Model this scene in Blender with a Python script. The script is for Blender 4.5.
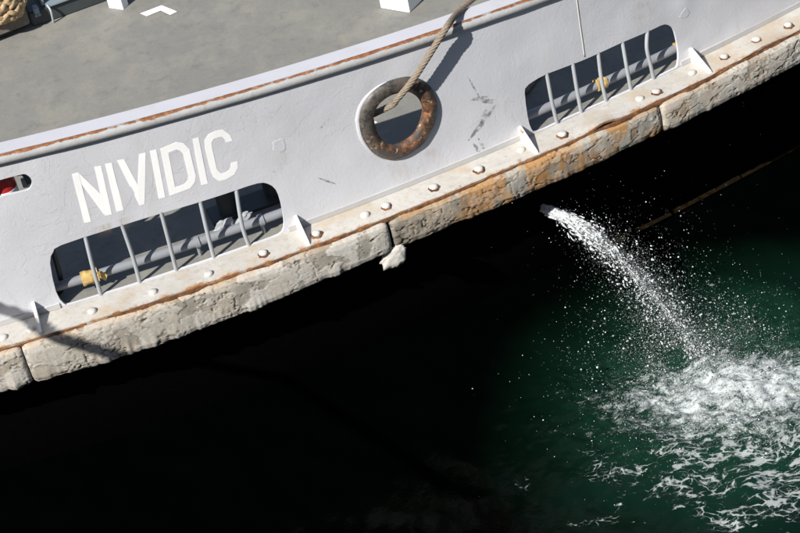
import bpy, bmesh, math, random
import numpy as np
from mathutils import Vector, Matrix

for o in list(bpy.data.objects): bpy.data.objects.remove(o)
S = bpy.context.scene
COL = S.collection
R = math.radians

# ------------------------------------------------------------------ camera
PITCH, ROLL = R(37.0), R(12.7)
FPX = 2720 * math.tan(PITCH)                 # focal length in photo pixels (photo 800 wide)
CAM = np.array([-0.06101, -8.34760, 5.95140])
cR = np.array([1, 0, 0.]); cU = np.array([0, math.sin(PITCH), math.cos(PITCH)]); cF = np.array([0, math.cos(PITCH), -math.sin(PITCH)])
cam_d = bpy.data.cameras.new('camera'); cam = bpy.data.objects.new('camera', cam_d); COL.objects.link(cam)
cam_d.sensor_width = 36; cam_d.lens = FPX * 36 / 800; cam_d.clip_start = 0.1; cam_d.clip_end = 2000
ir = cR * math.cos(ROLL) - cU * math.sin(ROLL)      # image right
iu = cU * math.cos(ROLL) + cR * math.sin(ROLL)      # image up
M = Matrix.Identity(4)
for i in range(3):
    M[i][0], M[i][1], M[i][2], M[i][3] = ir[i], iu[i], -cF[i], CAM[i]
cam.matrix_world = M
S.camera = cam

# ------------------------------------------------------------------ sky, sun, exposure
SUN = Vector((0.80, 0.86, -1.06)).normalized()      # direction the light travels
elev = math.asin(-SUN.z); azim = math.atan2(-SUN.x, -SUN.y)
W = bpy.data.worlds.new('World'); S.world = W; W.use_nodes = True
wn = W.node_tree.nodes; wl = W.node_tree.links
sky = wn.new('ShaderNodeTexSky'); sky.sky_type = 'NISHITA'; sky.sun_disc = False
sky.sun_elevation = elev; sky.sun_rotation = azim
wl.new(sky.outputs[0], wn['Background'].inputs[0]); wn['Background'].inputs[1].default_value = 0.07
ld = bpy.data.lights.new('sun', 'SUN'); ld.energy = 5.0; ld.angle = R(0.53); ld.color = (1.0, 0.965, 0.91)
lo = bpy.data.objects.new('sun', ld); COL.objects.link(lo); lo.rotation_euler = SUN.to_track_quat('-Z', 'Y').to_euler(); lo.location = (-6, -8, 10)
S.view_settings.view_transform = 'Standard'; S.view_settings.look = 'None'; S.view_settings.gamma = 1
S.view_settings.exposure = 0.50
S.render.engine = 'CYCLES'

# ------------------------------------------------------------------ hull geometry: plan curve y = P(x); deck edge at z = 0
PA, PB, PC = 0.04139527, 0.26982803, 0.17511788
def P(x):  return (PA * x + PB) * x + PC
def dP(x): return 2 * PA * x + PB
def nrm(x):
    d = dP(x); l = np.sqrt(1 + d * d); return d / l, -1 / l      # outward normal in plan
def hp(x, n, z):
    nx, ny = nrm(x); return Vector((x + n * nx, P(x) + n * ny, z))
def Hrail(x): return 0.760 - 0.063 * np.clip(x, -3.2, 3.2)
def ray(u, v):
    u = u - 400; v = v - 266.5
    a = u * math.cos(ROLL) - v * math.sin(ROLL); b = u * math.sin(ROLL) + v * math.cos(ROLL)
    return cF + (a * cR - b * cU) / FPX
def onz(u, v, z):
    r = ray(u, v); return Vector(CAM + r * ((z - CAM[2]) / r[2]))
def onoff(u, v, n=0.0):
    """pixel -> (x, z) on the vertical surface n metres outboard of the bulwark plate"""
    r = ray(u, v); t = 10.0
    x = 0.0
    for _ in range(25):
        q = CAM + r * t
        # foot parameter x of the offset surface
        for _ in range(4):
            nx, ny = nrm(x); x = q[0] - n * nx
        nx, ny = nrm(x)
        g = q[1] - (P(x) + n * ny)
        t -= g / (r[1] - dP(x) * r[0])
    return x, (CAM + r * t)[2]
def pt(u, v, n=0.0):
    x, z = onoff(u, v, n); return hp(x, n, z)

# ------------------------------------------------------------------ numpy noise
_rng = np.random.RandomState(7)
_lat = _rng.rand(256, 256)
def vnoise(x, y):
    x = np.asarray(x, float); y = np.asarray(y, float)
    xi = np.floor(x).astype(int); yi = np.floor(y).astype(int)
    fx = x - xi; fy = y - yi; fx = fx * fx * fx * (fx * (fx * 6 - 15) + 10); fy = fy * fy * fy * (fy * (fy * 6 - 15) + 10)
    a = _lat[xi % 256, yi % 256]; b = _lat[(xi + 1) % 256, yi % 256]; c = _lat[xi % 256, (yi + 1) % 256]; d = _lat[(xi + 1) % 256, (yi + 1) % 256]
    return (a * (1 - fx) + b * fx) * (1 - fy) + (c * (1 - fx) + d * fx) * fy
def fbm(x, y, o=4, g=0.5):
    t = 0; a = 1; s = 0
    for k in range(o):
        t = t + a * vnoise(x * 2 ** k + 17.3 * k, y * 2 ** k + 5.1 * k); s += a; a *= g
    return t / s
def sstep(a, b, x):
    t = np.clip((x - a) / (b - a), 0, 1); return t * t * (3 - 2 * t)

# ------------------------------------------------------------------ object helpers
def link(o, parent=None):
    COL.objects.link(o)
    if parent is not None: o.parent = parent
    return o
def from_py(name, v, f, mat, parent=None, smooth=True, sharp=None):
    me = bpy.data.meshes.new(name); me.from_pydata([tuple(map(float, p)) for p in v], [], f); me.update()
    bm = bmesh.new(); bm.from_mesh(me); bmesh.ops.recalc_face_normals(bm, faces=bm.faces); bm.to_mesh(me); bm.free()
    if smooth:
        me.shade_smooth()
        if sharp: me.set_sharp_from_angle(angle=R(sharp))
    if mat: me.materials.append(mat)
    return link(bpy.data.objects.new(name, me), parent)
def from_bm(name, bm, mat, parent=None, smooth=True, sharp=None):
    bmesh.ops.recalc_face_normals(bm, faces=bm.faces)
    me = bpy.data.meshes.new(name); bm.to_mesh(me); bm.free()
    if smooth:
        me.shade_smooth()
        if sharp: me.set_sharp_from_angle(angle=R(sharp))
    if mat: me.materials.append(mat)
    return link(bpy.data.objects.new(name, me), parent)
def empty(name, loc=(0, 0, 0)):
    o = bpy.data.objects.new(name, None); o.location = loc; o.empty_display_size = 0.1; return link(o)
def tag(o, label, cat, group=None):
    o['label'] = label; o['category'] = cat
    if group: o['group'] = group
    return o
def tube_vf(path, rad, k=10, closed=False, caps=True, wob=None):
    """tube along a list of Vectors; rad scalar or list"""
    n = len(path); v = []; f = []
    up = None
    for i, p in enumerate(path):
        if closed: t = (path[(i + 1) % n] - path[i - 1]).normalized()
        else: t = (path[min(i + 1, n - 1)] - path[max(i - 1, 0)]).normalized()
        if up is None:
            up = t.cross(Vector((0, 0, 1)))
            if up.length < .05: up = t.cross(Vector((1, 0, 0)))
            up.normalize()
        else:
            up = (up - t * up.dot(t)).normalized()
        w = t.cross(up)
        r = rad[i] if hasattr(rad, '__len__') else rad
        for j in range(k):
            a = 2 * math.pi * j / k
            rr = r * (wob(i, j) if wob else 1)
            v.append(p + up * (math.cos(a) * rr) + w * (math.sin(a) * rr))
    m = n if closed else n - 1
    for i in range(m):
        for j in range(k):
            a = i * k + j; b = i * k + (j + 1) % k; c = ((i + 1) % n) * k + (j + 1) % k; d = ((i + 1) % n) * k + j
            f.append((a, b, c, d))
    if not closed and caps:
        f.append(tuple(range(k))); f.append(tuple((n - 1) * k + j for j in range(k)))
    return v, f
def tube(name, path, rad, mat, parent=None, k=10, closed=False, wob=None):
    v, f = tube_vf(path, rad, k, closed, True, wob); return from_py(name, v, f, mat, parent, True, 60)
def catmull(pts, n=12):
    out = []
    P_ = [pts[0]] + list(pts) + [pts[-1]]
    for i in range(1, len(P_) - 2):
        a, b, c, d = P_[i - 1], P_[i], P_[i + 1], P_[i + 2]
        for k in range(n):
            t = k / n
            out.append(0.5 * ((2 * b) + (c - a) * t + (2 * a - 5 * b + 4 * c - d) * t * t + (3 * b - 3 * c + d - a) * t ** 3))
    out.append(pts[-1]); return out
def resample(path, step):
    out = [path[0].copy()]; acc = 0
    for a, b in zip(path[:-1], path[1:]):
        L = (b - a).length
        if L < 1e-9: continue
        d = step - acc
        while d <= L:
            out.append(a.lerp(b, d / L)); d += step
        acc = L - (d - step)
    return out
def twisted(name, path, rad, mat, parent=None, strands=6, pitch=0.16, step=0.012, core=0.55, k=6, braid=False):
    path = resample(path, step); V = []; F = []
    n = len(path); ups = []; up = None
    for i in range(n):
        t = (path[min(i + 1, n - 1)] - path[max(i - 1, 0)]).normalized()
        if up is None:
            up = t.cross(Vector((0, 0, 1)));
            if up.length < .05: up = t.cross(Vector((1, 0, 0)))
            up.normalize()
        else: up = (up - t * up.dot(t)).normalized()
        ups.append((t, up.copy(), t.cross(up)))
    for s in range(strands):
        pp = []
        for i in range(n):
            t, u, w = ups[i]
            sg = -1 if (braid and s % 2) else 1
            a = 2 * math.pi * (s / strands + sg * i * step / pitch)
            rr = rad * core * (1 + (0.25 * math.cos(a * 2 + s) if braid else 0))
            pp.append(path[i] + u * (math.cos(a) * rr) + w * (math.sin(a) * rr))
        v, f = tube_vf(pp, rad * (1 - core), k)
        o = len(V); V += v; F += [tuple(q + o for q in x) for x in f]
    return from_py(name, V, F, mat, parent, True, 60)
def boxbm(bm, c, s, rot=None):
    m = Matrix.Translation(c) @ (rot.to_4x4() if rot else Matrix.Identity(4)) @ Matrix.Diagonal((s[0], s[1], s[2], 1))
    return bmesh.ops.create_cube(bm, size=1, matrix=m)['verts']
def box(name, c, s, mat, parent=None, rot=None, bev=0.006):
    bm = bmesh.new(); boxbm(bm, Vector(c), s, rot)
    if bev: bmesh.ops.bevel(bm, geom=bm.edges[:], offset=bev, segments=2, affect='EDGES')
    return from_bm(name, bm, mat, parent, True, 40)
def sweep(name, xs, prof, mat, parent=None, sharp=35, close=True):
    """profile [(n, z)] swept along the hull at plan parameters xs; prof may be a function of x"""
    V = []; F = []; m = None
    for x in xs:
        pr = prof(x) if callable(prof) else prof
        m = len(pr)
        for n, z in pr: V.append(hp(x, n, z))
    for i in range(len(xs) - 1):
        for j in range(m if close else m - 1):
            a = i * m + j; b = i * m + (j + 1) % m; F.append((a, b, b + m, a + m))
    if close:
        F.append(tuple(range(m))); F.append(tuple((len(xs) - 1) * m + j for j in range(m)))
    return from_py(name, V, F, mat, parent, True, sharp)

# ------------------------------------------------------------------ material helpers
class NT:
    def __init__(s, name):
        s.m = bpy.data.materials.new(name); s.m.use_nodes = True; s.t = s.m.node_tree; s.n = s.t.nodes; s.l = s.t.links
        s.b = s.n['Principled BSDF']; s.out = s.n['Material Output']
    def new(s, typ, **kw):
        n = s.n.new(typ)
        for k, v in kw.items():
            if k.startswith('i_'):
                key = k[2:]; key = int(key) if key.isdigit() else key
                if hasattr(v, 'is_linked'): s.l.new(v, n.inputs[key])
                else: n.inputs[key].default_value = v
            else: setattr(n, k, v)
        return n
    def coord(s, sc=(1, 1, 1)):
        g = s.new('ShaderNodeNewGeometry'); mp = s.new('ShaderNodeMapping'); s.l.new(g.outputs['Position'], mp.inputs[0]); mp.inputs['Scale'].default_value = sc
        return mp.outputs[0]
    def noise(s, scale, detail=5, rough=.55, sc=(1, 1, 1), dist=0):
        n = s.new('ShaderNodeTexNoise'); n.inputs['Scale'].default_value = scale; n.inputs['Detail'].default_value = detail
        n.inputs['Roughness'].default_value = rough; n.inputs['Distortion'].default_value = dist
        s.l.new(s.coord(sc), n.inputs['Vector']); return n.outputs['Fac']
    def ramp(s, fac, stops):
        r = s.new('ShaderNodeValToRGB'); s.l.new(fac, r.inputs[0]); e = r.color_ramp.elements
        while len(e) < len(stops): e.new(0.5)
        for q, (p, c) in zip(e, stops):
            q.position = p; q.color = (c, c, c, 1) if not hasattr(c, '__len__') else (*c, 1)
        return r.outputs[0]
    def mix(s, fac, a, b, mode='MIX'):
        n = s.new('ShaderNodeMix', data_type='RGBA', blend_type=mode)
        for v, k in ((fac, 0), (a, 6), (b, 7)):
            if hasattr(v, 'is_linked'): s.l.new(v, n.inputs[k])
            elif k == 0: n.inputs[0].default_value = v
            else: n.inputs[k].default_value = (*v, 1)
        return n.outputs[2]
    def math(s, op, a, b=0.0, c=None):
        n = s.new('ShaderNodeMath', operation=op)
        for k, v in enumerate((a, b, c)):
            if v is None: continue
            if hasattr(v, 'is_linked'): s.l.new(v, n.inputs[k])
            else: n.inputs[k].default_value = v
        return n.outputs[0]
    def attr(s, name):
        n = s.new('ShaderNodeAttribute'); n.attribute_name = name; return n
    def bump(s, h, strength=.3, dist=.01, prev=None):
        b = s.new('ShaderNodeBump'); b.inputs['Strength'].default_value = strength; b.inputs['Distance'].default_value = dist
        s.l.new(h, b.inputs['Height'])
        if prev is not None: s.l.new(prev, b.inputs['Normal'])
        return b.outputs[0]
    def done(s, col, rough=.5, normal=None, spec=.5, metal=0):
        if hasattr(col, 'is_linked'): s.l.new(col, s.b.inputs['Base Color'])
        else: s.b.inputs['Base Color'].default_value = (*col, 1)
        if hasattr(rough, 'is_linked'): s.l.new(rough, s.b.inputs['Roughness'])
        else: s.b.inputs['Roughness'].default_value = rough
        s.b.inputs['Specular IOR Level'].default_value = spec; s.b.inputs['Metallic'].default_value = metal
        if normal is not None: s.l.new(normal, s.b.inputs['Normal'])
        return s.m

RUST = (0.20, 0.085, 0.035); RUSTL = (0.36, 0.17, 0.07)
def paint(name, base, dirt, rustamt=0.0, bumps=.25, rough=.45):
    t = NT(name)
    n1 = t.noise(2.2, 6, .6); n2 = t.noise(38, 4, .6); n3 = t.noise(7, 5, .6, (1, 1, .22))
    c = t.mix(t.ramp(n1, [(.38, 0), (.72, .55)]), base, dirt)
    c = t.mix(t.ramp(n3, [(.56, 0), (.75, .35)]), c, tuple(x * y for x, y in zip(dirt, (.92, .86, .74))))
    c = t.mix(t.ramp(n2, [(.6, 0), (.8, .22)]), c, tuple(x * .8 for x in dirt))
    if rustamt:
        n4 = t.noise(9, 7, .65)
        m = t.ramp(n4, [(.66 - rustamt, 0), (.72 - rustamt, 1)])
        c = t.mix(m, c, t.mix(n2, RUST, RUSTL))
    nb = t.bump(t.noise(5, 3, .5), bumps, .02); nb = t.bump(t.noise(55, 4, .6), bumps * .5, .004, nb)
    return t.done(c, rough, nb, .35)

M_wall = paint('grey_hull_paint', (0.60, 0.605, 0.625), (0.52, 0.525, 0.54), 0, .3)
def wall_mat():
    t = NT('bulwark_paint')
    n1 = t.noise(1.6, 6, .6); n2 = t.noise(45, 4, .6); n3 = t.noise(9, 5, .6, (1, 1, .16))
    c = t.mix(t.ramp(n1, [(.35, 0), (.7, .8)]), (0.58, 0.588, 0.622), (0.52, 0.526, 0.553))
    c = t.mix(t.ramp(n3, [(.55, 0), (.72, .30)]), c, (0.48, 0.465, 0.43))
    c = t.mix(t.ramp(n2, [(.62, 0), (.8, .20)]), c, (0.40, 0.40, 0.40))
    sp = t.noise(120, 3, .6); c = t.mix(t.ramp(sp, [(.73, 0), (.78, .6)]), c, (0.33, 0.24, 0.16))
    # thin old-paint edges: contour lines of a noise, as peeled and overpainted layers
    k = t.noise(6.5, 8, .62, dist=.6)
    st = t.ramp(k, [(.50, 0), (.505, 1)])
    nb = t.bump(t.noise(2.6, 2, .5), .30, .03)
    nb = t.bump(t.math('MULTIPLY', st, t.ramp(t.noise(1.7, 2, .5), [(.42, .12), (.6, 1)])), .42, .0022, nb)
    nb = t.bump(t.noise(60, 5, .65), .24, .004, nb)
    return t.done(c, t.ramp(n2, [(.3, .38), (.8, .6)]), nb, .35)
M_bul = wall_mat()
M_foot = paint('foot_strip_paint', (0.45, 0.45, 0.455), (0.38, 0.375, 0.36), 0, .3)
M_cap = paint('white_cap_paint', (0.50, 0.50, 0.535), (0.44, 0.44, 0.46), 0, .12)
M_let = paint('white_letter_paint', (0.90, 0.90, 0.89), (0.84, 0.84, 0.82), 0, .1)
M_white = paint('white_trim_paint', (0.54, 0.525, 0.50), (0.42, 0.385, 0.33), .0, .25)
M_wrust = paint('white_paint_rusting', (0.70, 0.69, 0.67), (0.56, 0.52, 0.46), .04, .3)
M_bar = paint('grey_bar_paint', (0.36, 0.38, 0.40), (0.26, 0.27, 0.28), .0, .3)
M_pipe = paint('grey_pipe_paint', (0.235, 0.245, 0.265), (0.18, 0.19, 0.205), 0, .2)
M_dark = paint('dark_machine_paint', (0.045, 0.055, 0.06), (0.03, 0.03, 0.03), .02, .3)
M_blue = paint('blue_grey_machine_paint', (0.20, 0.25, 0.29), (0.14, 0.17, 0.19), .04, .3)

def rust_mat():
    t = NT('rust'); n = t.noise(22, 7, .7)
    c = t.ramp(n, [(.32, (.045, .022, .012)), (.52, (.125, .055, .024)), (.72, (.31, .155, .07))])
    return t.done(c, .85, t.bump(t.noise(70, 5, .7), .7, .006), .2)
M_rust = rust_mat()

def flange_mat():
    t = NT('flange_paint')
    n1 = t.noise(4, 7, .65); n2 = t.noise(30, 5, .65)
    c = t.mix(t.ramp(n1, [(.35, 0), (.7, .8)]), (0.50, 0.485, 0.455), (0.39, 0.36, 0.315))
    c = t.mix(t.ramp(n2, [(.5, 0), (.75, .6)]), c, (0.29, 0.255, 0.21))
    c = t.mix(t.ramp(t.noise(3.1, 5, .6), [(.50, 0), (.62, .7)]), c, (0.42, 0.335, 0.235))
    e = t.attr('edge').outputs['Fac']                        # 1 at the outer edge of the plate, where rust creeps in
    m = t.math('ADD', t.math('MULTIPLY', e, .24), t.math('MULTIPLY', t.noise(11, 7, .72), .74))
    c = t.mix(t.ramp(m, [(.56, 0), (.66, 1)]), c, t.ramp(n2, [(.3, RUST), (.7, (.46, .25, .11))]))
    nb = t.bump(t.noise(40, 5, .65), .35, .005)
    return t.done(c, .55, nb, .3)
M_flange = flange_mat()

def rail_mat():
    t = NT('rail_pipe_paint')
    a = t.attr('top').outputs['Fac']
    n1 = t.noise(4.2, 8, .70, (1, 1, 2.2)); n2 = t.noise(40, 5, .65)
    c = t.mix(t.ramp(n1, [(.35, 0), (.7, .9)]), (0.40, 0.41, 0.41), (0.30, 0.30, 0.29))
    c = t.mix(t.ramp(n2, [(.55, 0), (.75, .5)]), c, (0.24, 0.21, 0.18))
    m = t.math('ADD', t.math('MULTIPLY', a, .46), t.math('ADD', t.math('MULTIPLY', n1, .70), t.math('MULTIPLY', t.noise(19, 6, .75), .38)))
    c = t.mix(t.ramp(m, [(.86, 0), (.93, 1)]), c, t.ramp(n2, [(.3, (.13, .055, .027)), (.55, (.24, .10, .045)), (.75, (.42, .23, .12))]))
    return t.done(c, .6, t.bump(t.noise(60, 5, .65), .4, .004), .3)
M_rail = rail_mat()

def ring_mat():
    t = NT('chock_worn_paint')
    n1 = t.noise(13, 8, .72); n2 = t.noise(34, 6, .65)
    w = t.attr('worn').outputs['Fac']
    c = t.mix(n2, (.050, .044, .038), (.12, .105, .088))
    m = t.math('ADD', t.math('MULTIPLY', w, .50), t.math('MULTIPLY', n1, .85))
    c = t.mix(t.ramp(m, [(.50, 0), (.60, 1)]), c, t.ramp(n2, [(.36, (.055, .028, .020)), (.54, (.17, .078, .038)), (.70, (.42, .23, .12))]))
    c = t.mix(t.ramp(t.noise(17, 6, .7, dist=.4), [(.50, 0), (.57, .92)]), c, (.035, .034, .032))
    c = t.mix(t.ramp(t.noise(26, 5, .7), [(.60, 0), (.66, .9)]), c, t.mix(t.ramp(m, [(.5, 0), (.7, 1)]), (.10, .095, .085), (.52, .42, .27)))
    return t.done(c, t.ramp(n1, [(.35, .28), (.65, .75)]), t.bump(t.noise(28, 6, .7), .6, .008), .5)
M_ring = ring_mat()

def belt_mat():
    t = NT('weathered_fender')
    a = t.new('ShaderNodeVertexColor', layer_name='Col')
    n2 = t.noise(60, 6, .7)
    c = t.mix(t.ramp(n2, [(.45, 0), (.75, .55)]), a.outputs[0], (0.22, 0.185, 0.14))
    nb = t.bump(t.noise(38, 6, .68), .22, .008); nb = t.bump(t.noise(150, 4, .65), .4, .003, nb)
    return t.done(c, .85, nb, .2)
M_belt = belt_mat()

def deck_mat():
    t = NT('deck_paint')
    n1 = t.noise(1.5, 7, .65); n2 = t.noise(75, 4, .75); n3 = t.noise(5, 7, .75, (1, 2.5, 1))
    c = t.mix(t.ramp(n1, [(.35, 0), (.7, 1)]), (0.205, 0.200, 0.180), (0.170, 0.170, 0.160))
    c = t.mix(t.ramp(n3, [(.52, 0), (.72, .5)]), c, (0.245, 0.222, 0.17))
    c = t.mix(t.ramp(n2, [(.42, 0), (.8, .42)]), c, (0.14, 0.138, 0.125))
    c = t.mix(t.ramp(t.noise(2.6, 8, .72, (1.4, 1, 1)), [(.47, 0), (.60, .75)]), c, (0.232, 0.222, 0.192))
    c = t.mix(t.ramp(t.noise(11, 6, .7), [(.53, 0), (.68, .5)]), c, (0.125, 0.122, 0.108))
    sp = t.noise(35, 4, .7); c = t.mix(t.ramp(sp, [(.70, 0), (.76, .5)]), c, (0.10, 0.095, 0.085))
    return t.done(c, .8, t.bump(n2, .35, .003), .25)
M_deck = deck_mat()
def simple(name, col, rough=.6, spec=.3, var=.3, sc=30, bs=.3):
    t = NT(name); n = t.noise(sc, 5, .65)
    c = t.mix(t.ramp(n, [(.35, 0), (.7, 1)]), col, tuple(x * (1 - var) for x in col))
    return t.done(c, rough, t.bump(t.noise(sc * 2, 4, .6), bs, .004), spec)
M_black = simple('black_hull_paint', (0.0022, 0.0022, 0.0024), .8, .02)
M_growth = simple('waterline_growth', (0.013, 0.009, 0.004), .9, .03, .9)
M_wood = simple('grey_timber', (0.20, 0.175, 0.14), .85, .2, .4, 14)
M_strap = simple('torn_strap_paint', (0.34, 0.25, 0.155), .85, .2, .5, 40)
M_rope = simple('tan_rope', (0.50, 0.36, 0.21), .9, .1, .45, 60, .5)
M_wire = simple('wire_rope_fibres', (0.27, 0.22, 0.165), .7, .3, .4, 80, .5)
M_tape = simple('yellow_tape', (0.58, 0.40, 0.15), .6, .3, .45, 45, .6)
M_rag = simple('pale_rag', (0.38, 0.39, 0.41), .9, .1, .3, 30)
M_red = simple('red_paint', (0.38, 0.02, 0.02), .4, .4, .2)
M_scuffbase = None
def scuff_mat():
    t = NT('scuff'); n = t.noise(45, 5, .7); n2 = t.noise(14, 4, .6)
    tr = t.new('ShaderNodeBsdfTransparent'); mx = t.new('ShaderNodeMixShader')
    t.done((.20, .20, .20), .8, None, .1)
    f = t.ramp(t.math('MULTIPLY', n, t.math('ADD', n2, .45)), [(.40, 0), (.62, .75)])
    t.l.new(f, mx.inputs[0]); t.l.new(tr.outputs[0], mx.inputs[1]); t.l.new(t.b.outputs[0], mx.inputs[2]); t.l.new(mx.outputs[0], t.out.inputs[0])
    return t.m
M_scuff = scuff_mat()
def stain_mat():
    t = NT('rust_stain'); n = t.noise(20, 5, .7, (1, 1, .25)); n2 = t.noise(9, 4, .6)
    tr = t.new('ShaderNodeBsdfTransparent'); mx = t.new('ShaderNodeMixShader')
    t.done((.46, .33, .17), .8, None, .1)
    f = t.math('MULTIPLY', t.math('MULTIPLY', t.ramp(n, [(.38, 0), (.75, .6)]), t.ramp(n2, [(.35, 0), (.65, 1)])), t.attr('fade').outputs['Fac'])
    t.l.new(f, mx.inputs[0]); t.l.new(tr.outputs[0], mx.inputs[1]); t.l.new(t.b.outputs[0], mx.inputs[2]); t.l.new(mx.outputs[0], t.out.inputs[0])
    return t.m
M_stain = stain_mat()

# ================================================================== WATER
WZ = -1.10
J0 = None
def jet_points():
    x, z = onoff(545, 209, -0.03)
    p0 = hp(x, -0.03, z)                                # outlet on the hull side
    land = onz(704, 362, WZ)
    return p0, land
JP0, JLAND = jet_points()
SPL = np.array(onz(735, 392, WZ))                         # middle of the boil
def axis_vals(lo, hi, step, far):
    a = list(np.arange(lo, hi + 1e-6, step)); s = step; x = lo; left = []
    while x > -far: s *= 1.35; x -= s; left.append(x)
    s = step; x = hi; right = []
    while x < far: s *= 1.35; x += s; right.append(x)
    return np.array(left[::-1] + a + right)
wx = axis_vals(-2.6, 3.2, .0125, 300); wy = axis_vals(-2.3, 1.5, .0125, 300)
GX, GY = np.meshgrid(wx, wy, indexing='ij')
h = np.zeros_like(GX)
rs = np.random.RandomState(3)
near = np.exp(-(np.maximum(np.abs(GX) - 4, 0) + np.maximum(np.abs(GY) - 4, 0)) * .5)
for k in range(46):
    lam = 0.10 * 1.12 ** (k % 24) * (1 + .2 * rs.rand()); ang = R(rs.normal(15, 55)); kk = 2 * math.pi / lam
    h += near * 0.0030 * lam ** 0.9 * np.sin(kk * (GX * math.cos(ang) + GY * math.sin(ang)) + rs.rand() * 6.28 + 2.2 * fbm(GX * 1.1, GY * 1.1, 2))
# the boil where the stream falls: long axis runs downstream to the right
ux, uy = GX - SPL[0], GY - SPL[1]
ca, sa = math.cos(R(-10)), math.sin(R(-10))
ax_, ay_ = ux * ca + uy * sa, -ux * sa + uy * ca
rr = np.sqrt((ax_ / np.where(ax_ > 0, 1.15, .88)) ** 2 + (ay_ / np.where(ay_ > 0, .42, .46)) ** 2)
core = np.exp(-rr ** 2 * 1.0)
LC = np.array(onz(748, 462, WZ)); lx_, ly_ = GX - LC[0], GY - LC[1]; c2_, s2_ = math.cos(R(-20)), math.sin(R(-20)); la, lb = lx_ * c2_ + ly_ * s2_, -lx_ * s2_ + ly_ * c2_
wide = np.exp(-((la / np.where(la > 0, 2.2, 1.25)) ** 2 + (lb / np.where(lb > 0, .62, .75)) ** 2) * 1.1)
wide = np.maximum(wide, .50 * np.exp(-((ax_ / np.where(ax_ > 0, 3.0, .95)) ** 2 + (ay_ / np.where(ay_ > 0, 1.1, 1.0)) ** 2)))
h += core * (0.05 * (fbm(GX * 9, GY * 9, 4) - .5) + 0.05 * (fbm(GX * 24 + 9, GY * 24, 3) - .5)) + wide * .02 * (fbm(GX * 7 + 3, GY * 7, 3) - .5)
aer = np.exp(-(np.sqrt((ax_ / np.where(ax_ > 0, 4.0, 1.0)) ** 2 + (ay_ / np.where(ay_ > 0, .95, 1.15)) ** 2)) ** 2 * 1.25)
aer = aer * (0.75 + .5 * (fbm(GX * 2.3 + 4, GY * 2.3, 4)))
nx_, ny_ = GX.shape
Vw = np.stack([GX, GY, WZ + h], -1).reshape(-1, 3)
idx = np.arange(nx_ * ny_).reshape(nx_, ny_)
Fw = np.stack([idx[:-1, :-1], idx[1:, :-1], idx[1:, 1:], idx[:-1, 1:]], -1).reshape(-1, 4)
me = bpy.data.meshes.new('water')
me.vertices.add(len(Vw)); me.vertices.foreach_set('co', Vw.ravel())
me.loops.add(Fw.size); me.loops.foreach_set('vertex_index', Fw.ravel()); me.polygons.add(len(Fw)); me.polygons.foreach_set('loop_start', np.arange(0, Fw.size, 4))
me.update(calc_edges=True); me.shade_smooth()
for nm, arr in (('boil', core), ('lace', wide), ('air', aer)):
    at = me.attributes.new(nm, 'FLOAT', 'POINT'); at.data.foreach_set('value', arr.ravel().astype(np.float32))
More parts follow.
